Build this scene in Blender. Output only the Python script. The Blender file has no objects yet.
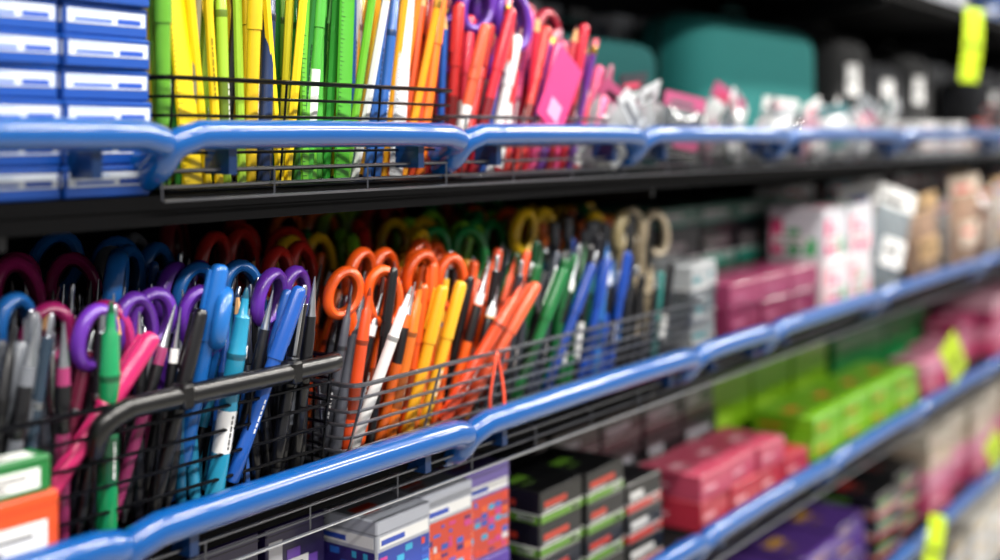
import bpy, math, random
from mathutils import Vector, Matrix, Euler
R = random.Random(11)
H = 1.35
scene = bpy.context.scene

# ------------------------------------------------------------ materials
_m = {}
def lin(h):
    h = h.lstrip('#'); o = []
    for i in (0, 2, 4):
        c = int(h[i:i+2], 16)/255
        o.append(c/12.92 if c <= .04045 else ((c+.055)/1.055)**2.4)
    return (*o, 1)
def mat(col, kind='plastic'):
    k = (col, kind)
    if k in _m: return _m[k]
    m = bpy.data.materials.new(kind+'_'+col.strip('#')); m.use_nodes = True
    nt = m.node_tree; b = nt.nodes['Principled BSDF']
    c = lin(col)
    rough, metal, coat, sc, amt = {'plastic': (.30, 0, .25, 60, .10), 'paint': (.30, 0, 1, 25, .06), 'metal': (.28, 1, 0, 80, .12),
        'paper': (.55, 0, .05, 40, .08), 'carton': (.36, 0, .3, 30, .08), 'matte': (.8, 0, 0, 30, .15), 'wood': (.6, 0, 0, 120, .3),
        'fabric': (.85, 0, 0, 300, .3), 'clear': (.12, 0, .6, 20, .03), 'wire': (.3, .9, 0, 60, .1)}[kind]
    n = nt.nodes.new('ShaderNodeTexNoise'); n.inputs['Scale'].default_value = sc; n.inputs['Detail'].default_value = 2
    tc = nt.nodes.new('ShaderNodeTexCoord'); nt.links.new(tc.outputs['Object'], n.inputs['Vector'])
    mx = nt.nodes.new('ShaderNodeMix'); mx.data_type = 'RGBA'
    mx.inputs[6].default_value = tuple(x*(1-amt) for x in c[:3])+(1,)
    mx.inputs[7].default_value = tuple(min(1, x*(1+amt)) for x in c[:3])+(1,)
    nt.links.new(n.outputs[0], mx.inputs[0]); nt.links.new(mx.outputs[2], b.inputs['Base Color'])
    b.inputs['Roughness'].default_value = rough; b.inputs['Metallic'].default_value = metal
    b.inputs['Coat Weight'].default_value = coat; b.inputs['Coat Roughness'].default_value = .05
    if kind == 'paint': b.inputs['Specular IOR Level'].default_value = .25
    if kind == 'matte': b.inputs['Specular IOR Level'].default_value = .12
    if kind == 'clear': b.inputs['Transmission Weight'].default_value = .6
    if kind == 'fabric':
        bp = nt.nodes.new('ShaderNodeBump'); bp.inputs['Strength'].default_value = .3; bp.inputs['Distance'].default_value = .002
        nt.links.new(n.outputs[0], bp.inputs['Height']); nt.links.new(bp.outputs[0], b.inputs['Normal'])
    _m[k] = m
    return m

# ------------------------------------------------------------ mesh builder
T = Matrix.Translation
class MB:
    def __init__(s): s.v = []; s.f = []; s.m = []; s.mats = []
    def mi(s, m):
        if m not in s.mats: s.mats.append(m)
        return s.mats.index(m)
    def add(s, vs, fs, m, M=None):
        o = len(s.v)
        for p in vs:
            p = Vector(p); s.v.append(M @ p if M is not None else p)
        k = s.mi(m)
        for f in fs: s.f.append([i+o for i in f]); s.m.append(k)
    def lathe(s, prof, M, seg=12):
        o = len(s.v)
        for z, r, _ in prof:
            for i in range(seg):
                a = 2*math.pi*i/seg; s.v.append(M @ Vector((r*math.cos(a), r*math.sin(a), z)))
        for j in range(len(prof)-1):
            k = s.mi(prof[j+1][2])
            for i in range(seg):
                a = o+j*seg+i; b = o+j*seg+(i+1) % seg
                s.f.append([a, b, b+seg, a+seg]); s.m.append(k)
        s.f.append([o+i for i in range(seg)][::-1]); s.m.append(s.mi(prof[1][2]))
        e = o+(len(prof)-1)*seg
        s.f.append([e+i for i in range(seg)]); s.m.append(s.mi(prof[-1][2]))
    def tube(s, pts, r, m, seg=6, closed=False, up=None, r2=None, M=None):
        pts = [Vector(p) for p in pts]; n = len(pts); o = len(s.v); r2 = r2 or r
        rs = r if isinstance(r, (list, tuple)) else [r]*n
        r2s = r2 if isinstance(r2, (list, tuple)) else [r2]*n
        prev = None
        for i, p in enumerate(pts):
            if closed: t = pts[(i+1) % n]-pts[i-1]
            else: t = pts[min(i+1, n-1)]-pts[max(i-1, 0)]
            t.normalize()
            if up is not None: a = Vector(up)
            else:
                a = prev if prev is not None else (Vector((0, 0, 1)) if abs(t.z) < .9 else Vector((0, 1, 0)))
            a = (a-t*a.dot(t)).normalized(); prev = a; b = t.cross(a)
            for j in range(seg):
                w = 2*math.pi*j/seg
                q = p+a*(r2s[i]*math.cos(w))+b*(rs[i]*math.sin(w))
                s.v.append(M @ q if M is not None else q)
        k = s.mi(m)
        for i in range(n if closed else n-1):
            for j in range(seg):
                a = o+i*seg+j; b = o+i*seg+(j+1) % seg
                c = o+((i+1) % n)*seg+(j+1) % seg; d = o+((i+1) % n)*seg+j
                s.f.append([a, b, c, d]); s.m.append(k)
        if not closed:
            s.f.append([o+j for j in range(seg)][::-1]); s.m.append(k)
            s.f.append([o+(n-1)*seg+j for j in range(seg)]); s.m.append(k)
    def box(s, lo, hi, m, M=None):
        x0, y0, z0 = lo; x1, y1, z1 = hi
        vs = [(x0,y0,z0),(x1,y0,z0),(x1,y1,z0),(x0,y1,z0),(x0,y0,z1),(x1,y0,z1),(x1,y1,z1),(x0,y1,z1)]
        s.add(vs, [(0,3,2,1),(4,5,6,7),(0,1,5,4),(1,2,6,5),(2,3,7,6),(3,0,4,7)], m, M)
    def cbox(s, lo, hi, c, m, M=None):
        lo = Vector(lo); hi = Vector(hi); ce = (lo+hi)/2; h = (hi-lo)/2
        vs = []; idx = {}
        sg = [(x, y, z) for x in (-1, 1) for y in (-1, 1) for z in (-1, 1)]
        for q in sg:
            for a in range(3):
                p = [q[i]*(h[i] if i == a else h[i]-c) for i in range(3)]
                idx[(q, a)] = len(vs); vs.append(ce+Vector(p))
        fs = []
        for a in range(3):
            b, d = (a+1) % 3, (a+2) % 3
            for sa in (-1, 1):
                L = []
                for u, w in ((-1, -1), (1, -1), (1, 1), (-1, 1)):
                    q = [0]*3; q[a] = sa; q[b] = u; q[d] = w; L.append(idx[(tuple(q), a)])
                fs.append(L if sa > 0 else L[::-1])
            for sb in (-1, 1):
                for sd in (-1, 1):
                    q0 = [0]*3; q1 = [0]*3
                    q0[a] = -1; q1[a] = 1; q0[b] = q1[b] = sb; q0[d] = q1[d] = sd
                    q0 = tuple(q0); q1 = tuple(q1)
                    fs.append([idx[(q0, b)], idx[(q1, b)], idx[(q1, d)], idx[(q0, d)]])
        for q in sg: fs.append([idx[(q, 0)], idx[(q, 1)], idx[(q, 2)]])
        s.add(vs, fs, m, M)
    def superq(s, rx, ry, rz, e, m, M, nu=28, nv=16):
        def cp(a, e): c = math.cos(a); return math.copysign(abs(c)**e, c)
        def sp(a, e): c = math.sin(a); return math.copysign(abs(c)**e, c)
        vs = []; fs = []
        for j in range(nv+1):
            v = -math.pi/2+math.pi*j/nv
            for i in range(nu):
                u = 2*math.pi*i/nu
                vs.append((rx*cp(v, e)*cp(u, e), ry*cp(v, .8)*sp(u, .8), rz*sp(v, e)))
        for j in range(nv):
            for i in range(nu):
                a = j*nu+i; b = j*nu+(i+1) % nu
                fs.append([a, b, b+nu, a+nu])
        s.add(vs, fs, m, M)
    def build(s, name, parent=None):
        me = bpy.data.meshes.new(name)
        xs = [p.x for p in s.v]; ys = [p.y for p in s.v]; zs = [p.z for p in s.v]
        o = Vector(((min(xs)+max(xs))/2, (min(ys)+max(ys))/2, min(zs)))
        if parent is not None: o = Vector((0, 0, 0))
        me.from_pydata([p-o for p in s.v], [], s.f)
        for m in s.mats: me.materials.append(m)
        me.polygons.foreach_set('material_index', s.m)
        me.shade_smooth(); me.set_sharp_from_angle(angle=math.radians(38))
        me.update()
        ob = bpy.data.objects.new(name, me); ob.location = o
        scene.collection.objects.link(ob)
        if parent is not None: ob.parent = parent
        return ob

def smooth_path(pts, n=6):
    P = [Vector(p) for p in pts]; P = [2*P[0]-P[1]]+P+[2*P[-1]-P[-2]]; out = []
    for i in range(1, len(P)-2):
        a, b, c, d = P[i-1:i+3]
        for k in range(n):
            t = k/n
            out.append(.5*((2*b)+(c-a)*t+(2*a-5*b+4*c-d)*t*t+(3*b-a-3*c+d)*t**3))
    out.append(P[-2]); return out

def pose(x, y, z, lx=0, ly=0, yaw=0):
    return T((x, y, z)) @ Matrix.Rotation(lx, 4, 'Y') @ Matrix.Rotation(ly, 4, 'X') @ Matrix.Rotation(yaw, 4, 'Z')

# ------------------------------------------------------------ room + shelving
mb = MB(); mb.box((-3, -4.5, -.05), (9, 3, 0), mat('#b9b6ae', 'carton')); fl = mb.build('floor')
mb = MB(); mb.box((-3, -4.5, 3.2), (9, 3, 3.25), mat('#dddddd', 'matte')); mb.build('ceiling')

unit = bpy.data.objects.new('shelving_unit', None); scene.collection.objects.link(unit)
XL, XR = -.5, 5.8
blk = mat('#060608', 'plastic'); dk = mat('#050507', 'matte'); wire = mat('#6a6c74', 'wire'); bwire = mat('#1c1d22', 'wire'); chrome = mat('#c8ccd4', 'wire')
mb = MB(); mb.box((XL, .42, .02), (XR, .445, H+.95), mat('#1a1b20', 'matte')); mb.build('back_panel', unit)
shelves = [(.62, .045), (.32, .045), (0, .045), (-.28, .016), (-.52, .02), (-.77, .02), (-1.02, .02)]
mb = MB()
for dz, off in shelves:
    z = H+dz-off
    mb.box((XL, .022, z-.010), (XR, .42, z), dk)
    mb.box((XL, .024, z-.022), (XR, .030, z-.0101), dk)
mb.box((XL, .05, .0), (XR, .42, .10), dk)
mb.build('decks', unit)
mb = MB()
for i in range(8):
    x = -.45+i*.88
    mb.box((x, .395, .02), (x+.03, .4199, H+.95), blk)
    for dz, off in shelves:
        z = H+dz-off-.0101
        mb.add([(x+.012, .03, z), (x+.018, .03, z), (x+.018, .41, z), (x+.012, .41, z), (x+.012, .03, z-.022), (x+.018, .03, z-.022), (x+.018, .41, z-.07), (x+.012, .41, z-.07)],
               [(0,1,2,3),(4,7,6,5),(0,4,5,1),(1,5,6,2),(2,6,7,3),(3,7,4,0)], blk)
mb.build('brackets', unit)
mb = MB()
for dz, off in shelves:
    z = H+dz; xs = .56 if dz == 0 else XL
    for k, (yy, zz) in enumerate(((.012, -.026), (.015, -.038), (.010, -.048))):
        mb.tube([(xs, yy, z+zz), (XR, yy, z+zz)], .0013, chrome if k == 2 and dz != 0 else wire, 5)
    x = xs
    while x < XR:
        mb.tube([(x, .012, z-.048), (x, .012, z-.026), (x, .03, z-.026)], .001, wire, 4); x += .11
mb.build('edge_wires', unit)
# blue tubular rails
rails = mat('#004a8e', 'paint'); rail_dark = mat('#052c5a', 'plastic')
mb = MB()
cuts = {0: [-.4, -.02, .552, .895, 1.24, 1.67, 2.2, 2.9, 3.7, 4.6, 5.7], -.28: [-.4, .06, .515, .905, 1.375, 1.62, 2.08, 2.75, 3.5, 4.5, 5.7]}
gen = [-.4, .1, .5, .95, 1.4, 1.85, 2.3, 2.8, 3.4, 4.1, 4.9, 5.7]
for dz, off in shelves:
    cs = cuts.get(dz, gen); z = H+dz; r = .0112 if dz == 0 else .0125
    for a, b in zip(cs[:-1], cs[1:]):
        p = [(a+.010, .034, z-.034), (a+.006, .014, z-.024), (a+.010, .002, z-.008), (a+.030, -.002, z)]
        q = [(b-.022, -.002, z), (b-.002, .001, z-.005), (b+.004, .014, z-.014), (b+.004, .034, z-.020)]
        P = smooth_path(p, 6)[:-1]+[Vector((a+.030+(b-a-.052)*i/8, -.002, z+.001*math.sin(i/8*math.pi))) for i in range(9)]+smooth_path(q, 6)[1:]
        n = len(P); rr = [r*(.80+.20*min(1, min(i, n-1-i)/8)) for i in range(n)]
        mb.tube(P, rr, rails, 16, r2=rr)
        for xx in (a+.06, b-.06):
            mb.box((xx+.002, .002, z-.03), (xx+.010, .03, z-.006), rail_dark)
mb.build('price_rails', unit)

# ------------------------------------------------------------ wire baskets
def basket(name, x0, x1, y0, y1, z0, h, nh, dv, m, rim, flare=.012, r=.0013, bar=None):
    mb = MB()
    def loop(z, f, rr):
        c = .012
        a0, a1, b0, b1 = x0-f*.3, x1+f*.3, y0-f, y1+f*.3
        pts = [(a0+c, b0, z), (a1-c, b0, z), (a1-c*.3, b0+c*.3, z), (a1, b0+c, z), (a1, b1-c, z), (a1-c*.3, b1-c*.3, z), (a1-c, b1, z), (a0+c, b1, z), (a0+c*.3, b1-c*.3, z), (a0, b1-c, z), (a0, b0+c, z), (a0+c*.3, b0+c*.3, z)]
        mb.tube(pts, rr, m, 6, closed=True, up=(0, 0, 1))
    for i in range(nh+1):
        t = i/nh; loop(z0+.002+h*t, flare*t, rim if i == nh else r)
    x = x0+.006
    while x < x1-.003:
        mb.tube([(x, y0-flare, z0+h+.001), (x, y0, z0+.002), (x, y1, z0+.002), (x, y1+flare*.3, z0+h)], r*.9, m, 5); x += dv
    y = y0+.02
    while y < y1:
        mb.tube([(x0-flare*.3, y, z0+h), (x0, y, z0+.002), (x1, y, z0+.002), (x1+flare*.3, y, z0+h)], r*.9, m, 5); y += .03
    if bar:
        bx0, bx1 = bar
        zz = z0+h
        mb.tube(smooth_path([(bx0-.014, y0-flare+.006, zz-.030), (bx0-.012, y0-flare-.001, zz-.012), (bx0+.004, y0-flare-.005, zz-.002), (bx0+.03, y0-flare-.006, zz), (bx1-.02, y0-flare-.006, zz), (bx1, y0-flare, zz)], 5), .0075, blk, 12, up=(0, 0, 1), r2=.0085)
        for xx in (bx0+.05, bx1-.06):
            mb.cbox((xx, y0-flare-.014, zz-.0095), (xx+.012, y0-flare+.003, zz+.0095), .002, blk)
    return mb.build(name)
ZM = H-.28-.016
ZU = H-.045
basket('wire_basket', .572, .915, .03, .20, ZU+.001, .085, 6, .115, bwire, .0020, .008)
basket('wire_basket', .93, 1.25, .03, .20, ZU+.001, .060, 4, .10, wire, .002, .006)
basket('wire_basket', .30, .765, .045, .24, ZM+.001, .098, 5, .09, bwire, .0022, .012, r=.0015, bar=(.535, .758))
basket('wire_basket', .775, 1.43, .04, .24, ZM+.001, .074, 6, .105, mat('#7c7e86', 'wire'), .0022, .024, r=.0016)

# ------------------------------------------------------------ pens
W = '#e4e4e4'; K = '#101014'
def shade(h, f):
    h = h.strip('#'); return '#'+''.join('%02x' % max(0, min(255, int(int(h[i:i+2], 16)*f))) for i in (0, 2, 4))
def pen(mb, M, kind, col, L, r, rng=R):
    c = mat(col); d = mat(shade(col, .6)); w = mat(W); k = mat(K); st = mat('#c4c8ce', 'metal')
    q = rng.random(); band = w if q < .18 else (d if q < .45 else c)
    def text(rad, z0, z1, cc):
        z = z0
        while z < z1:
            l = rng.uniform(.002, .006)
            mb.box((-.0007, -rad-.0002, z), (.0007, -rad+.0006, min(z1, z+l)), cc, M); z += l+.0012
    if kind == 'marker':
        mb.lathe([(0, r*.75, c), (.002, r, c), (L*.22, r, c), (L*.42, r, band), (L*.66, r, c), (L*.67, r*1.06, d), (L*.69, r*1.06, d), (L*.70, r*.95, c), (L*.86, r*.80, c), (L*.875, r*.5, c), (L*.95, r*.38, c), (L*.99, r*.2, d), (L, r*.08, d)], M, 14)
        text(r, L*.24, L*.40, k if band is w else w)
    elif kind == 'cap':
        mb.lathe([(0, r*.8, c), (.002, r*.95, c), (L*.2, r*.95, c), (L*.45, r*.95, band), (L*.62, r*.95, c), (L*.622, r*1.13, d), (L*.64, r*1.13, c), (L*.97, r*1.02, c), (L*.99, r*.85, c), (L, r*.5, c)], M, 14)
        mb.cbox((r*1.0, -.0018, L*.70), (r*1.45, .0018, L*.97), .0005, c, M)
        text(r*.95, L*.25, L*.42, k if band is w else w)
    elif kind == 'ball':
        mb.lathe([(0, r*.3, st), (.010, r*.8, st), (.012, r*.95, k), (L*.3, r*1.0, k), (L*.31, r*.92, c), (L*.6, r*.92, c), (L*.61, r, st), (L*.63, r, st), (L*.64, r*.95, c), (L*.90, r*.88, c), (L*.905, r*.5, st), (L*.985, r*.5, st), (L, r*.3, st)], M, 12)
        mb.cbox((r*.85, -.0016, L*.64), (r*1.5, .0016, L*.90), .0005, st if rng.random() < .6 else c, M)
    elif kind == 'tip':
        mb.lathe([(0, r*.6, c), (.004, r*.95, c), (L*.5, r, c), (L*.52, r*1.02, k), (L*.72, r*1.0, k), (L*.73, r*.9, c), (L*.80, r*.85, w if rng.random() < .4 else c), (L*.81, r*.75, st), (L*.93, r*.35, st), (L, r*.1, st)], M, 12)
    elif kind == 'pencil':
        wd = mat('#d9a871', 'wood')
        mb.lathe([(0, r, c), (L*.3, r, c), (L*.31, r, c), (L*.885, r, c), (L*.97, r*.38, wd), (L, r*.05, d)], M, 6)
    elif kind == 'epencil':
        mb.lathe([(0, r, c), (L*.88, r, c), (L*.885, r*1.08, mat('#c9a24a', 'metal')), (L*.94, r*1.08, mat('#c9a24a', 'metal')), (L*.945, r*.98, mat('#e0707c')), (L*.99, r*.95, mat('#e0707c')), (L, r*.6, mat('#e0707c'))], M, 8)
        text(r, L*.35, L*.6, d)
    elif kind == 'ruler':
        mb.cbox((-.011, -.0014, 0), (.011, .0014, L), .0006, c, M)
        for i in range(int(L/.004)-1):
            mb.box((-.0108, -.0017, .004+i*.004), (-.0108+(.006 if i % 5 == 0 else .0035), -.00135, .0044+i*.004), k, M)
    elif kind == 'flat':
        mb.lathe([(0, r*.9, c), (.004, r*1.25, c), (L*.28, r*1.25, w), (L*.30, r*1.25, w), (L*.68, r*1.25, c), (L*.69, r*1.05, d), (L*.90, r*1.0, d), (L*.98, r*.8, d), (L, r*.4, d)], M @ Matrix.Diagonal((1, .6, 1, 1)), 14)

# ---- upper basket: coloured pencils and pens
def pal_upper(x):
    stops = [(.60, ['#3a8f2e', '#7ab03f', '#c9b41c', '#2a6f35', '#5a982a']), (.635, ['#e8c916', '#d8b92a', '#7f7a5a', '#7a7020', '#3a8f3a']), (.68, ['#e8c81d', '#98bf38', '#20242c', '#d8b51e', '#5a4a34']),
             (.715, ['#e8c819', '#1a4590', '#1c3058', '#e0a91a', '#1a3a7a']), (.80, ['#6ab231', '#4aa43a', '#8bc13b', '#2f8a30', '#d4cc30', '#226a2a']), (.85, ['#e8c03a', '#c8caca', '#2c5da5', '#e8a221']),
             (.93, ['#eea01c', '#e8751b', '#e8921a', '#d8541d', '#c84420']), (1.0, ['#d83c2c', '#e05a3a', '#d8584e', '#c8d0da', '#1a4ea0', '#b82828']), (1.06, ['#d8344a', '#c92a3c', '#1f4c9e', '#e0e0e0', '#5a2898']), (1.4, ['#c5263c', '#d9453f', '#6a3490', '#df4f88', '#b02030'])]
    for s, p in stops:
        if x < s: return R.choice(p)
    return R.choice(stops[-1][1])
mb = MB()
for j, y in enumerate((.044, .058, .072, .090, .110, .135, .165)):
    x = .582+R.random()*.006
    while x < .908:
        t = (x-.58)/.33
        kind = R.choice(['pencil', 'epencil', 'marker', 'epencil', 'cap', 'pencil'])
        rr = .0038 if 'pencil' in kind else .0048+R.random()*.0018
        lx = -.09+.30*t+R.uniform(-.10, .10)
        xx = x-lx*.03
        pen(mb, pose(min(.903, max(.582, xx)), y+R.uniform(-.003, .003), ZU+.006+j*.002, lx, R.uniform(-.08, .05), R.random()*6), kind, pal_upper(x), R.uniform(.185, .215), rr)
        x += rr*2+.0018+R.random()*.004
mb.build('colored_pencils_and_pens')
mb = MB()
for x, y, lx, c in ((.610, .039, -.08, '#e8c80f'), (.735, .039, .02, '#5fae2c'), (.775, .039, .08, '#4aa12d'), (.848, .039, .14, '#d9dcdf')):
    pen(mb, pose(x, y, ZU+.006, lx, -.03, .2), 'ruler', c, .23, .01)
mb.build('plastic_rulers')
mb = MB()
for j, y in enumerate((.046, .062, .08, .10, .13, .16)):
    x = .940
    while x < 1.21:
        kind = R.choice(['pencil', 'epencil', 'cap', 'flat', 'cap'])
        rr = .004 if 'pencil' in kind else .0058
        lx = R.uniform(0, .40)
        pen(mb, pose(x, y, ZU+.006, lx, R.uniform(-.05, .12), R.random()*6), kind, pal_upper(x+.04), R.uniform(.15, .195)*(1-.45*max(0, x-1.05)/.15*.5), rr)
        x += rr*2+.003+R.random()*.005
mb.build('red_and_pink_markers')

# ------------------------------------------------------------ scissors
_sc = {}
def scissors(col, x, y, z, lx=0, ly=0, yaw=0, s=1.0, inner=None):
    key = (col, inner)
    if key not in _sc:
        mb = MB(); c = mat(col); st = mat('#b9bdc4', 'metal'); ic = mat(inner or shade(col, .6))
        for sgn, cx, cz, rx, rz, tl in ((-1, -.0205, .140, .0140, .0195, .25), (1, .0215, .136, .0155, .0245, -.28)):
            pts = []
            for i in range(28):
                a = 2*math.pi*i/28
                px, pz = rx*math.cos(a), rz*math.sin(a)*(1+.08*math.cos(a)*sgn)
                pts.append((cx+px*math.cos(tl)+pz*math.sin(tl), .0025*sgn, cz+pz*math.cos(tl)-px*math.sin(tl)))
            mb.tube(pts, .0048, c, 10, closed=True, up=(0, 1, 0), r2=.0062)
            ip = [(cx+(p[0]-cx)*.76, p[1], cz+(p[2]-cz)*.82) for p in pts]
            mb.tube(ip, .0018, ic, 6, closed=True, up=(0, 1, 0), r2=.0045)
            bx = cx*.62; bz = cz-rz*.93
            mb.tube(smooth_path([(-.004*sgn, .0025*sgn, .080), (.000, .0025*sgn, .092), (bx*.55, .0025*sgn, .103), (bx, .0025*sgn, bz+.004)], 4), [.0065]*4+[.0063]*4+[.006]*4+[.005], c, 8, up=(0, 1, 0), r2=.0048)
            y0, y1 = (.0003, .0020) if sgn > 0 else (-.0020, -.0003)
            o = -sgn
            prof = [(o*.0065, .092), (o*.0085, .060), (o*.006, .025), (o*.001, 0), (-o*.002, .045), (-o*.005, .092)]
            n = len(prof)
            mb.add([(px, y0, pz) for px, pz in prof]+[(px, y1, pz) for px, pz in prof], [tuple(range(n)), tuple(range(2*n-1, n-1, -1))]+[(i, (i+1) % n, (i+1) % n+n, i+n) for i in range(n)], st)
        mb.lathe([(0, .0035, st), (.006, .0035, st), (.0068, .0025, st)], T((0, .0034, .078)) @ Matrix.Rotation(math.pi/2, 4, 'X'), 12)
        ob = mb.build('scissors'); me = ob.data
        me.transform(T(ob.location)); bpy.data.objects.remove(ob); _sc[key] = me
    ob = bpy.data.objects.new('scissors', _sc[key]); scene.collection.objects.link(ob)
    ob.matrix_world = pose(x, y, z, lx, ly, yaw) @ Matrix.Diagonal((s, s, s, 1))
    return ob
ZB = ZM+.006
PU, BL, MG, OR, RD, GR, YL, LM = '#5f2a9c', '#1a62ac', '#9c1c60', '#e05414', '#b4241c', '#187a3c', '#e0b41a', '#7cba2c'
fr = [(BL, .470, .095, 0, .1, .3, 1.08), (MG, .522, .085, .05, .1, -.4, 1.03), (PU, .560, .075, -.05, .12, .1, 1.04), (PU, .604, .080, .04, .15, -.3, 1.06), (BL, .630, .075, .15, .1, .9, 1.05),
      (BL, .672, .090, .05, .0, -.2, 1.12), (PU, .715, .085, .12, .1, .2, 1.08), (BL, .590, .130, .1, .0, .8, 1.2), (MG, .500, .14, 0, 0, 0, 1.2), (PU, .65, .115, .1, 0, .3, 1.12),
      (OR, .812, .068, .05, .10, -.35, 1.04), (OR, .838, .085, .12, .05, .1, 1.12), (OR, .905, .075, .18, .1, -.2, 1.08), (OR, .935, .100, .20, .0, .2, 1.12), (RD, .79, .12, 0, 0, .2, 1.15)]
for c, x, y, lx, ly, yw, s in fr: scissors(c, x, y, ZB, lx, ly, yw, s)
back = [(.56, MG), (.60, BL), (.65, BL), (.70, '#6a6c74'), (.76, RD), (.81, RD), (.86, YL), (.90, GR), (.95, LM), (.99, RD), (1.04, YL), (1.09, LM), (1.14, GR), (1.20, OR), (1.25, LM), (1.31, YL), (1.36, GR), (1.42, YL)]
for i, (x, c) in enumerate(back):
    scissors(c, x+R.uniform(-.01, .01), .19+.014*(i % 2), ZM+.008, R.uniform(-.15, .28), R.uniform(-.05, .05), R.uniform(-.9, .9), 1.21+R.uniform(-.09, .05))
back2 = [(.80, '#8d2630'), (.88, RD), (.97, '#d8661c'), (1.03, '#8ab232'), (1.10, RD), (1.17, GR), (1.24, '#b23a2a'), (1.31, '#2c7a3c'), (1.40, YL), (1.48, '#2a8a9a')]
for i, (x, c) in enumerate(back2):
    scissors(c, x, .285, ZM+.010, R.uniform(-.15, .2), 0, R.uniform(-.9, .9), 1.25)
for x, y, c in ((.99, .145, YL), (1.03, .13, GR), (1.17, .12, YL), (1.215, .14, '#c8981a'), (1.06, .15, LM), (1.12, .16, GR), (1.29, .11, YL), (1.34, .10, '#a8986f'), (1.39, .10, '#b9a98f')):
    scissors(c, x, y, ZM+.012, R.uniform(0, .2), .05, R.uniform(-.5, .5), 1.17+R.uniform(-.05, .04))

# ------------------------------------------------------------ pens in the middle baskets
def pick(st, x):
    for s, p in st:
        if x < s: return R.choice(p)
    return R.choice(st[-1][1])
GY = '#5d6068'
palA = [(.50, [K, '#1c1c24', K, '#2a3a4a', '#5b1730', '#686c74']), (.60, [K, K, '#15151b', '#22222c', '#1b6a5a', '#3f4550', '#903060']), (.66, [K, K, '#2f8cb4', '#1c4f98', '#1a1a24', '#14587c']), (.71, [K, K, '#20509a', '#141419', '#32363f']), (.80, [K, K, '#18181f', '#23262f', GY, '#4a2878'])]
mb = MB()
for j, y in enumerate((.057, .071, .086, .103, .123, .15, .185, .225)):
    x = .315+R.random()*.01
    while x < .752:
        kind = R.choice(['marker', 'cap', 'ball', 'tip', 'tip', 'pencil', 'ball'])
        rr = .0040 if kind == 'pencil' else R.uniform(.0042, .0054)
        lx = R.uniform(-.12, .34)
        if x > .70: lx = R.uniform(-.1, .12)
        pen(mb, pose(x, y, ZB, lx, R.uniform(-.08, .12), R.random()*6), kind, pick(palA, x), R.uniform(.140, .170)*(1+.015*j), rr)
        x += rr*2+.002+R.random()*.004
mb.build('assorted_pens')
palB = [(.80, [K, '#4a4c55', '#b8301c', OR]), (.88, [OR, '#d8481a', '#c93a20', '#d8601c', '#4b1d14', K]), (.95, ['#e07018', '#e09a1a', OR, '#d8a82a', '#d85a18']), (1.01, ['#e09a1a', OR, '#1f1f28', '#d8522a', K]),
        (1.07, [K, '#d84e28', '#2f343e', GY, '#14582c', K]), (1.15, ['#125a2c', '#1a7a3c', '#2a303f', '#0c4a26', K, K]), (1.22, ['#146434', '#16429c', '#187a8a', K, K]), (1.29, ['#1844a0', '#2468b0', '#146450', '#1d1d26', K]), (1.5, [K, '#16171c', K, '#a9997f', '#1f6f6a', '#121418'])]
mb = MB()
for j, y in enumerate((.053, .067, .083, .101, .123, .150, .185, .222)):
    x = .785+R.random()*.01
    while x < (1.40 if j < 2 else 1.26):
        kind = R.choice(['marker', 'cap', 'tip', 'cap', 'marker', 'ball'])
        rr = R.uniform(.0043, .0058)
        lx = R.uniform(.02, .38) if x < 1.25 else R.uniform(-.05, .12)
        Lk = R.uniform(.140, .170)*(1+.006*j)*(1 if x < 1.27 else .75)
        pen(mb, pose(x-.01, y, ZB, lx, R.uniform(-.05, .16), R.random()*6), kind, pick(palB, x), Lk, rr)
        x += rr*2+.003+R.random()*.005
mb.build('assorted_markers')
def single(name, kind, col, L, r, *p):
    m = MB(); pen(m, pose(*p), kind, col, L, r); return m.build(name)
single('marker_pen', 'marker', '#128450', .172, .0074, .540, .050, ZB, -.05, .10, 0)
single('marker_pen', 'cap', '#b8205f', .165, .0074, .470, .052, ZB+.012, .66, .10, 2)
single('marker_pen', 'marker', '#2288ac', .170, .0076, .640, .050, ZB, .10, .12, 0)
single('marker_pen', 'cap', '#1a50a4', .165, .0062, .655, .046, ZB+.01, .36, .12, 0)
single('marker_pen', 'cap', '#1a62b0', .160, .0072, .617, .060, ZB+.03, .14, .12, 3)
single('ballpoint_pen', 'ball', K, .165, .0058, .705, .050, ZB, .12, .1, 4)
single('ballpoint_pen', 'tip', K, .170, .0056, .728, .050, ZB, .05, .1, 2)
single('ballpoint_pen', 'cap', K, .160, .0056, .580, .050, ZB, .22, .1, 2)
single('ballpoint_pen', 'marker', W, .155, .0052, .800, .048, ZB+.006, .28, .22, 2)
single('marker_pen', 'cap', '#e0a01c', .150, .0060, .872, .048, ZB, .22, .14, 2)
single('marker_pen', 'marker', '#e0701c', .155, .0060, .850, .050, ZB, .15, .14, 1)
single('marker_pen', 'cap', '#e0aa24', .152, .0060, .898, .050, ZB, .25, .14, 0)
single('marker_pen', 'marker', '#dc4c28', .165, .0068, .925, .046, ZB+.006, .60, .22, 0)
single('marker_pen', 'cap', '#dc5a34', .160, .0064, .955, .046, ZB+.006, .62, .20, 2)
single('marker_pen', 'cap', '#126a34', .158, .0062, 1.05, .048, ZB, .42, .15, 2)
single('marker_pen', 'cap', '#143c90', .158, .0060, 1.11, .048, ZB, .42, .15, 1)
mb = MB()
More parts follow.
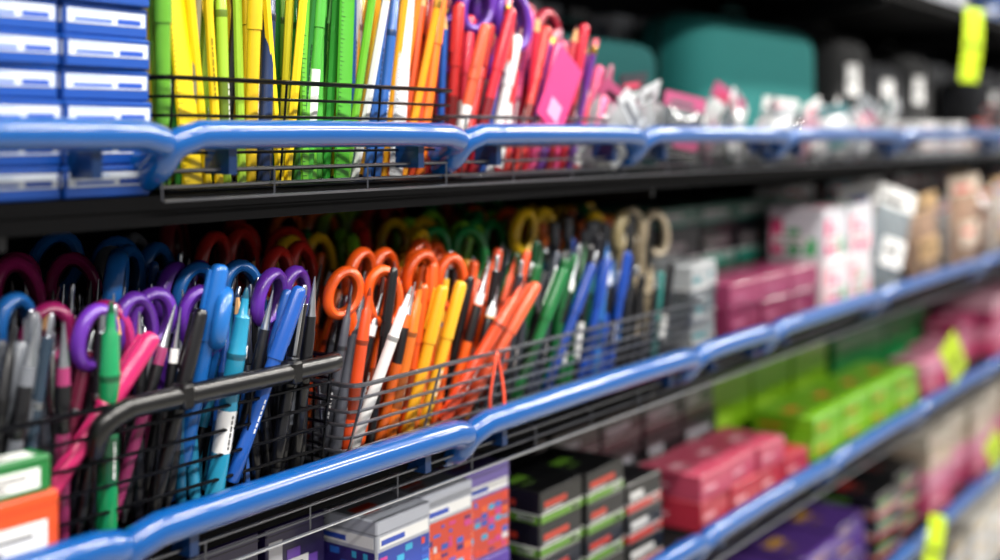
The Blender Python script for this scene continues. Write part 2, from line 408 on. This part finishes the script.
for i in range(64):
    x = 1.19+.0036*i; y = .082+.018*(i % 6)
    M = pose(x, y, ZM+.012, R.uniform(-.03, .10), R.uniform(-.04, .04), 0)
    c = R.choice([K, K, '#16181c', '#1f6f6a', '#a9997f']) if x > 1.34 else K
    t = mat('#d8661a') if c == K and x < 1.37 and i % 2 else mat(c if c != K else '#24262c')
    L = R.uniform(-.010, .008)
    mb.lathe([(0, .0055, mat(c)), (.150+L, .0055, mat(c)), (.152+L, .0062, t), (.176+L, .0062, t), (.178+L, .0045, t)], M, 12)
mb.build('felt_tip_pens')
mb = MB()
mb.tube([(.966+.010*math.cos(a), .008+.003*math.sin(a*2), ZM+.045+.034*math.sin(a)) for a in [i*2*math.pi/24 for i in range(24)]], .0016, mat('#e8553a'), 8, closed=True, up=(0, 1, 0))
mb.build('elastic_band')

# ------------------------------------------------------------ cartons
def deco_face(mb, O, U, V, N, w, h, pal, st):
    def q(u0, v0, u1, v1, col, t=.0004):
        c = [(u0, v0), (u1, v0), (u1, v1), (u0, v1)]
        vs = [O+U*(a*w)+V*(b*h)-N*.0002 for a, b in c]+[O+U*(a*w)+V*(b*h)+N*t for a, b in c]
        mb.add(vs, [(4, 5, 6, 7), (0, 1, 5, 4), (1, 2, 6, 5), (2, 3, 7, 6), (3, 0, 4, 7)], mat(col, 'carton'))
    if st == 'mosaic':
        q(.03, .04, .97, .80, R.choice(['#1f3a98', '#2a2068', '#c8402a', '#c8402a']))
        nx, nz = max(3, int(w/.013)), max(3, int(h/.010))
        for i in range(nx):
            for j in range(nz):
                if R.random() < .7:
                    a = R.choice((.45, .92, .92)); b = R.choice((.5, .9, .9))
                    q((i+.08)/nx*.92+.04, (j+.1)/nz*.72+.06, (i+a)/nx*.92+.04, (j+b)/nz*.72+.06, R.choice(pal), .0007)
        q(.05, .84, .95, .97, W); q(.08, .87, .5, .93, '#2a4ab0', .0007)
    elif st == 'label':
        q(.12, .2, .88, .82, W)
        for i in range(4): q(.2, .28+.12*i, .2+R.uniform(.25, .6), .32+.12*i, K, .0007)
    elif st == 'stripe':
        q(.02, .02, .98, .30, pal[0]); q(.02, .30, .98, .36, '#b8b8b8')
        q(.10, .55, .10+R.uniform(.35, .7), .76, pal[-1]); q(.10, .44, .5, .48, '#b8b8b8')
        q(.7, .08, .92, .24, W)
        for i in range(7): q(.72+.026*i, .10, .733+.026*i, .22, K, .0007)
    elif st == 'staple':
        q(.04, .42, .96, .94, '#c8d0dc'); q(.08, .78, .5, .88, '#a8b8d0', .0006); q(.12, .50, .55, .62, '#2a58b8', .0007); q(.62, .48, .9, .68, '#1c49a8', .0007)
    elif st == 'diag':
        for i in range(3): q(.04+.3*i, .06, .26+.3*i, .9-.22*i, R.choice(pal))
        q(.1, .3, .7, .5, W, .0006); q(.14, .36, .6, .42, K, .0008)
    elif st == 'plain':
        q(.12, .45, .5, .6, pal[0]); q(.12, .3, .4, .35, shade(pal[0], .6))
def carton(name, x, y, z, w, d, h, base, pal, st, yaw=0, c=.0015):
    mb = MB(); M = T((x, y, z)) @ Matrix.Rotation(yaw, 4, 'Z'); Rm = M.to_3x3()
    mb.cbox((0, 0, 0), (w, d, h), c, mat(base, 'carton'), M)
    mb.box((-.0003, -.0003, h*.86), (w+.0003, d+.0003, h*.86+.0006), mat(shade(base, .6), 'carton'), M)
    V = Vector
    deco_face(mb, M @ V((0, 0, 0)), Rm @ V((1, 0, 0)), Rm @ V((0, 0, 1)), Rm @ V((0, -1, 0)), w, h*.86, pal, st)
    deco_face(mb, M @ V((0, d, 0)), Rm @ V((0, -1, 0)), Rm @ V((0, 0, 1)), Rm @ V((-1, 0, 0)), d, h*.86, pal, st)
    deco_face(mb, M @ V((0, 0, h)), Rm @ V((1, 0, 0)), Rm @ V((0, 1, 0)), Rm @ V((0, 0, 1)), w, d, pal, 'plain' if st in ('stripe', 'plain', 'mosaic') else st)
    return mb.build(name)
def stack(name, x, y, z, w, d, hs, bases, pal, st, yj=.03):
    for i, h in enumerate(hs):
        carton(name, x+R.uniform(0, .003), y+R.uniform(0, .003), z, w, d, h, bases[i % len(bases)], pal, st, R.uniform(-yj, yj)); z += h+.0005

# upper-left staple boxes
for cx in range(5):
    x = .188+.0755*cx
    for t in range(8):
        for dd in range(2):
            carton('staple_box', x+R.uniform(0, .003), .028+.066*dd+.004*(t % 2), ZU+.0005+t*.0230, .0722, .060, .0225, '#0c4498' if t < 7 else '#4a68a0', ['#1a49a8', '#dfe6f0'], 'staple', R.uniform(-.03, .03))
carton('small_orange_box', .395, .008, ZM+.0006, .078, .024, .060, '#d0481a', ['#f07030'], 'label')
carton('small_green_box', .393, .008, ZM+.0612, .074, .024, .024, '#146c30', ['#2aa44c'], 'label')

# lower shelf
ZL = H-.54+.0005
MOS = ['#d8402a', '#2a62c0', '#2a52b0', '#c83a8a', '#30a0c8', '#2a2068', '#e0602a', '#d8d8dc']
for i, x in enumerate((.42, .50, .58)):
    stack('craft_supply_box', x, .06, ZL, .074, .09, (.06, .07, .045), ['#8a5a78', '#6a4a80', '#a890a0'], ['#c87898', '#4a2a78'], 'stripe')
for i, x in enumerate((.655, .735)):
    stack('ink_cartridge_box', x, .09, ZL, .072, .09, (.065, .065, .06), ['#241a48', '#302058'], ['#4a3080', '#c8c8d0', '#6a44a8'], 'diag')
for i, x in enumerate((.815, .897, .979)):
    stack('ink_cartridge_box', x, .035+.012*i, ZL, .079, .075, (.092, .094), ['#3a2a80', '#a8acb8'] if i != 2 else ['#4a2f8c', '#6a5aa0'], MOS, 'mosaic')
    stack('ink_cartridge_box', x+.02, .16, ZL, .079, .085, (.095, .09), ['#b0b4c4', '#4a3080'], MOS, 'mosaic')
for i, x in enumerate((1.09, 1.185, 1.28)):
    stack('printer_ribbon_box', x, .04, ZL, .088, .10, (.036, .036, .036, .036)[:4 if i < 2 else 3], ['#0c0d10', '#0a0b0d'], ['#4f7a20', '#a8301c'] if i < 2 else ['#a82a20', '#c8c8c8'], 'stripe')
for i, x in enumerate((1.16, 1.28, 1.40, 1.52, 1.64)):
    stack('toner_box', x, .15, ZL, .112, .14, (.052, .050, .050), ['#0a0b0e', '#101115'], ['#401a22', '#a8a8b0'], 'stripe')
for i, x in enumerate((1.47, 1.565, 1.66, 1.755)):
    stack('sticky_note_box', x, .035, ZL, .09, .10, (.04, .036) if i < 3 else (.04,), ['#a0283a', '#a84058', '#b86478'], ['#d098a4', '#902030'], 'plain')
for i, x in enumerate((1.79, 1.965, 2.14)):
    stack('file_box', x, .18, ZL, .165, .16, (.135,), ['#7cb018'], ['#a0d03a'], 'plain', .01)
for i, x in enumerate((1.90, 2.04, 2.18, 2.32)):
    stack('file_box', x, .045, ZL, .13, .11, (.036, .036), ['#74aa1a', '#68a016'], ['#c8602a'], 'plain', .02)
for i, x in enumerate((2.33, 2.64)):
    carton('storage_box', x, .17, ZL, .30, .16, .10, '#107638', ['#2ab06a'], 'plain', 0)
    carton('storage_box', x, .17, ZL+.1005, .30, .16, .03, '#128844', ['#2ab06a'], 'plain', 0)
for i in range(9):
    x = 2.50+i*.19
    stack('paper_ream_box', x, .045+.02*(i % 3), ZL, .17, .075 if i < 3 else .2, (.035, .035, .035, .035)[:(2 if i < 2 else 3+(i % 2))], ['#a83c60', '#b87088', '#983058', '#c090a0'], ['#d0a8b4', '#882050'], 'plain', .02)

# lowest shelf and base shelf
ZF = H-.79+.0005
for i in range(14):
    x = 1.2+i*.165
    if i < 3: a = (['#1c1228', '#141418'], ['#4a2a78'], (.05, .04)); st = 'stripe'
    elif i < 6: a = (['#3a2060', '#482c78', '#4c3078'], ['#b88a30', '#a090c0'], (.04, .04, .02)); st = 'plain'
    elif i < 8: a = (['#101114', '#1c1e22'], ['#a03028', '#5a902a'], (.04, .04, .04)); st = 'stripe'
    else: a = (['#a84064', '#b87088', '#a89888', '#b4aca0'], ['#c8a0ac'], (.045, .045, .045, .03)); st = 'plain'
    stack('craft_paper_box', x, .04+.015*(i % 2), ZF, .145, .15, a[2], a[0], a[1], st)
    stack('notebook_box', x+.01, .23, ZF, .14, .15, (.05, .05, .04), [R.choice(['#101114', '#1c1c4a', '#9f968a', '#a8486a', '#2a2c34'])], ['#a8acb4', '#4a4a8a'], 'stripe')
for i in range(6):
    stack('notebook_box', 3.55+i*.17, .05, ZF, .15, .15, (.05, .05, .04), [R.choice(['#c87a90', '#c8b8a4', '#3a3c9a'])], ['#f0c8d4', '#ffffff'], 'plain')
ZG = H-1.04+.0005
for i in range(18):
    stack('craft_paper_box', 1.6+i*.18, .04, ZG, .16, .2, (.05, .05, .05), [R.choice(['#d8d4cc', '#2a2c34', '#98a83a', '#4a6898', '#8a847a'])], ['#c8ccd4', '#c8a040'], 'stripe')

# middle shelf, beyond the baskets
for i, x in enumerate((1.47, 1.53)):
    stack('glue_stick_box', x, .05+.02*i, ZM+.0005, .055, .08, (.035, .035, .045), ['#787c80', '#50585e', '#989ca0'], ['#5a6068', '#2a7078'], 'stripe')
for i, x in enumerate((1.60, 1.715, 1.83)):
    stack('eraser_box', x, .055, ZM+.0005, .112, .10, (.042, .036), ['#6c1c40', '#843054', '#5a2040'], ['#a05878', '#a890a0'], 'plain')
for i, x in enumerate((1.62, 1.76, 1.90, 2.04)):
    stack('tape_box', x, .18, ZM+.0005, .13, .12, (.08, .07, .03), ['#17503f', '#1a1c24', '#1c5a48'], ['#2a7a6a', '#a8a8a8'], 'stripe')
for i, x in enumerate((1.96, 2.08)):
    stack('crayon_box', x, .05, ZM+.0005, .112, .10, (.085, .085), ['#d0c8cc', '#c4c4cc'], ['#c83a70', '#3a945a', '#d88a98'], 'diag')

def pouch(mb, M, w, h, th, col, hc, tag=None):
    n = 9; vs = []; fs = []
    for s in (1, -1):
        for j in range(n):
            for i in range(n):
                u, v = i/(n-1), j/(n-1)
                b = (math.sin(math.pi*u)*math.sin(math.pi*v))**.6
                vs.append(((u-.5)*w*(1-.06*math.sin(math.pi*v)), -s*th*b*.5+R.uniform(-.0018, .0018)*(b > .1), v*h))
        o = 0 if s == 1 else n*n
        for j in range(n-1):
            for i in range(n-1):
                a = o+j*n+i; fs.append([a, a+1, a+n+1, a+n])
    mb.add(vs, fs, mat(col, 'clear'), M)
    mb.box((-w*.5, -.0012, h*.985), (w*.5, .0012, h*1.22), mat(hc, 'carton'), M)
    mb.box((-w*.35, -.0018, h*1.03), (w*.2, -.0011, h*1.10), mat(tag or K, 'carton'), M)
    mb.box((-w*.30, -th*.5-.001, h*.3), (w*.28, -th*.5+.001, h*.62), mat(hc, 'carton'), M)
    mb.box((-w*.22, -th*.5-.0016, h*.45), (w*.1, -th*.5-.0009, h*.52), mat(tag or K, 'carton'), M)
cols = ['#e8ecf0', '#a4b0b8', '#e0d8d0', '#c8a890', '#b8443a', '#d0a898', '#687478', '#2a6a7a', '#e0e0e0']
mb = MB()
for i in range(40):
    x = 2.24+i*.072
    pouch(mb, pose(x, .055+.045*(i % 4), ZM+.002, R.uniform(-.3, .3), R.uniform(-.1, .15), R.uniform(-.6, .3)), .10, .11+R.uniform(0, .06), .035, R.choice(cols), R.choice([W, '#c8b8a8', '#a8403a', '#d0c8ce', '#b89870', '#4a5058', W]), R.choice([K, '#c83a3a', '#2a5ab0']))
mb.build('refill_pouches')
mb = MB()
for i in range(16):
    x = 2.25+i*.12
    pouch(mb, pose(x, .27, ZM+.002, R.uniform(-.1, .1), 0, R.uniform(-.3, .3)), .11, .16, .04, R.choice(['#2a7a7a', '#3a3f48', '#c8ccd0', '#284a6a']), R.choice([W, K, '#2a5a6a']), '#c83a3a')
mb.build('refill_pouches')
mb = MB()
for i in range(40):
    x = 1.19+i*.028
    pouch(mb, pose(x, .045+.024*(i % 4), ZU+.003, R.uniform(-.6, .9), R.uniform(0, .4), R.uniform(-.5, .5)), .072, .055+R.uniform(0, .045), .028, R.choice(['#f4f6f8', '#c4c8cc', '#d4d4d4', '#7a8086', '#e0b0c0', '#f4f6f8']), R.choice([W, '#c0c4c8', '#90969c', '#b05078', '#d0d4d8', '#4a7a80', '#2a2c34']), R.choice([K, GY, '#c83a5a']))
mb.build('clear_blister_packs')
def card(x, y, z, lx, col):
    mb = MB(); M = pose(x, y, z, lx, .05, .1)
    mb.cbox((-.03, -.0006, 0), (.03, .0006, .085), .0003, mat(col, 'paper'), M)
    mb.cbox((-.012, -.0010, .010), (.014, -.0005, .03), .0002, mat('#f0a0c8', 'paper'), M)
    mb.build('pink_card')
card(1.075, .020, ZU+.055, .5, '#d8387c')
card(1.04, .060, ZU+.06, .15, '#c83470')
for x, y, c, s in ((.985, .09, '#4f2288', 1.28), (1.01, .065, '#5f2ca0', 1.22), (1.04, .085, '#4c2080', 1.28), (1.07, .12, '#5f2c98', 1.3), (1.125, .09, '#a02038', 1.15)):
    scissors(c, x, y, ZU+.006, .1, .05, R.uniform(-.5, .3), s)
def soft_case(name, x, y, z, w, d, h, col, lab=True, yaw=0):
    mb = MB(); M = T((x, y, z+h/2)) @ Matrix.Rotation(yaw, 4, 'Z')
    mb.superq(w/2, d/2, h/2, .28, mat(col, 'fabric'), M)
    pts = []
    for i in range(40):
        a = 2*math.pi*i/40; c, s = math.cos(a), math.sin(a)
        pts.append((w/2*1.003*math.copysign(abs(c)**.28, c), 0, h/2*1.003*math.copysign(abs(s)**.28, s)))
    mb.tube(pts, .003, mat(shade(col, .5), 'fabric'), 6, closed=True, up=(0, 1, 0), M=M)
    mb.tube(smooth_path([(-.04, 0, h/2), (-.03, 0, h/2+.02), (.03, 0, h/2+.02), (.04, 0, h/2)], 5), .004, mat(shade(col, .6), 'fabric'), 8, M=M)
    if lab:
        mb.cbox((-w*.32, -d/2-.003, .0), (-w*.32+.06, -d/2+.001, .06), .0005, mat(W, 'carton'), M)
        mb.box((-w*.30, -d/2-.0036, .02), (-w*.30+.035, -d/2-.0028, .028), mat(K, 'carton'), M)
    return mb.build(name)
soft_case('pencil_case', 1.47, .245, ZU, .38, .12, .190, '#0c5c5c', False)
soft_case('pencil_case', 1.95, .215, ZU, .54, .14, .245, '#0e6c6a', False)
soft_case('pencil_case', 2.33, .20, ZU, .19, .15, .245, '#0b0c0f')
soft_case('pencil_case', 2.54, .20, ZU, .20, .15, .20, '#1a1c22')
soft_case('pencil_case', 2.75, .20, ZU, .20, .15, .23, '#0e0f12')
soft_case('pencil_case', 3.5, .205, ZU, .34, .14, .2, '#1a1c22')
soft_case('pencil_case', 4.0, .205, ZU, .4, .14, .2, '#3a3c42')
for i in range(30):
    x = 1.30+i*.14
    carton('document_binder', x, .315, ZU+.0005, .055, .09, .245, R.choice(['#2a2c34', '#8a8f98', '#c0c4ca', '#101216', '#c8ccd4']), ['#e4e4e4', '#8a9098'], 'label', 0)
    carton('document_binder', x+.06, .315, ZU+.0005, .055, .09, .225+.02*(i % 2), R.choice(['#2a2c34', '#505660', '#b8bcc4', '#101216']), ['#e4e4e4', '#8a9098'], 'label', 0)
for i in range(22):
    stack('label_roll_box', 2.34+i*.11, .035, ZU+.0005, .095, .08, (.035, .035)[:1+(i % 2)] if i < 6 else (.05, .045, .03)[:1+i % 3], [R.choice(['#d8d8da', '#1a1c22', '#a8acb4', '#b8b0a4', '#5a5c64'])], ['#8a9098', '#c84a3a'], 'stripe')
for i in range(4):
    stack('notebook_box', .60+i*.15, .30, ZU+.0005, .14, .10, (.06, .06, .06), [R.choice(['#1a1c24', '#2a2c34', '#23304a', '#3a2430'])], ['#4a5060', '#8a8f98'], 'stripe')
for i in range(20):
    stack('notebook_box', .6+i*.22, .06, H+.32-.045+.0005, .18, .2, (.06, .06), [R.choice(['#2a2c34', '#c8ccd4', '#3a6ab0', '#8a8f98'])], ['#c8ccd4', '#ffffff'], 'stripe')

def wob(x, z, w, h, bend, lx):
    mb = MB(); M = pose(x, -.022, z, lx, 0, -.35); n = 8; vs = []; fs = []
    for j in range(n+1):
        v = j/n
        for sx in (-.5, .5):
            for t in (0, .0006): vs.append((sx*w, -bend*math.sin(v*math.pi*.6)-t, (v-.5)*h))
    for j in range(n):
        a = 4*j; fs += [(a, a+2, a+6, a+4), (a+1, a+5, a+7, a+3), (a, a+4, a+5, a+1), (a+2, a+3, a+7, a+6)]
    fs += [(0, 1, 3, 2), (4*n, 4*n+2, 4*n+3, 4*n+1)]
    mb.add(vs, fs, mat('#bcd81c', 'paper'), M)
    mb.box((-w*.3, -bend*.95-.0012, -.004), (w*.25, -bend*.95-.0002, .004), mat('#3a4a1a', 'paper'), M)
    mb.build('price_tag')
wob(2.57, H+.185, .06, .15, .012, .05)
wob(2.44, H-.44, .055, .16, .012, -.95)
wob(2.76, H-.69, .055, .15, .012, -.95)
wob(2.30, H-.78, .05, .13, .012, .35)

# ------------------------------------------------------------ lights
def area(name, loc, sx, sy, e, rot=(0, 0, 0), col=(1, 1, 1)):
    l = bpy.data.lights.new(name, 'AREA'); l.shape = 'RECTANGLE'; l.size = sx; l.size_y = sy; l.energy = e; l.color = col
    o = bpy.data.objects.new(name, l); o.location = loc; o.rotation_euler = rot; scene.collection.objects.link(o)
for x in (-1.0, .5, 2.0, 3.5, 5.0):
    area('ceiling_light', (x, -.75, 2.7), 1.25, .10, 30 if x < 3 else 36, (math.radians(14), 0, 0), (1, .955, .885))
    area('ceiling_light', (x, -2.2, 3.0), 1.25, .18, 34, (math.radians(38), 0, 0), (1, .965, .91))
w = bpy.data.worlds.new('World'); scene.world = w; w.use_nodes = True
w.node_tree.nodes['Background'].inputs[0].default_value = (1, .98, .96, 1); w.node_tree.nodes['Background'].inputs[1].default_value = .4

# ------------------------------------------------------------ camera
cd = bpy.data.cameras.new('camera'); cam = bpy.data.objects.new('camera', cd); scene.collection.objects.link(cam)
cam.location = (0, -.70, H); cam.rotation_euler = (math.radians(90), 0, math.radians(-53.9))
cd.sensor_width = 36; cd.lens = 43.2; cd.shift_y = -.145; cd.clip_start = .05
cd.dof.use_dof = True; cd.dof.focus_distance = 1.02; cd.dof.aperture_fstop = 2.0
scene.camera = cam
scene.view_settings.view_transform = 'Standard'; scene.view_settings.look = 'None'
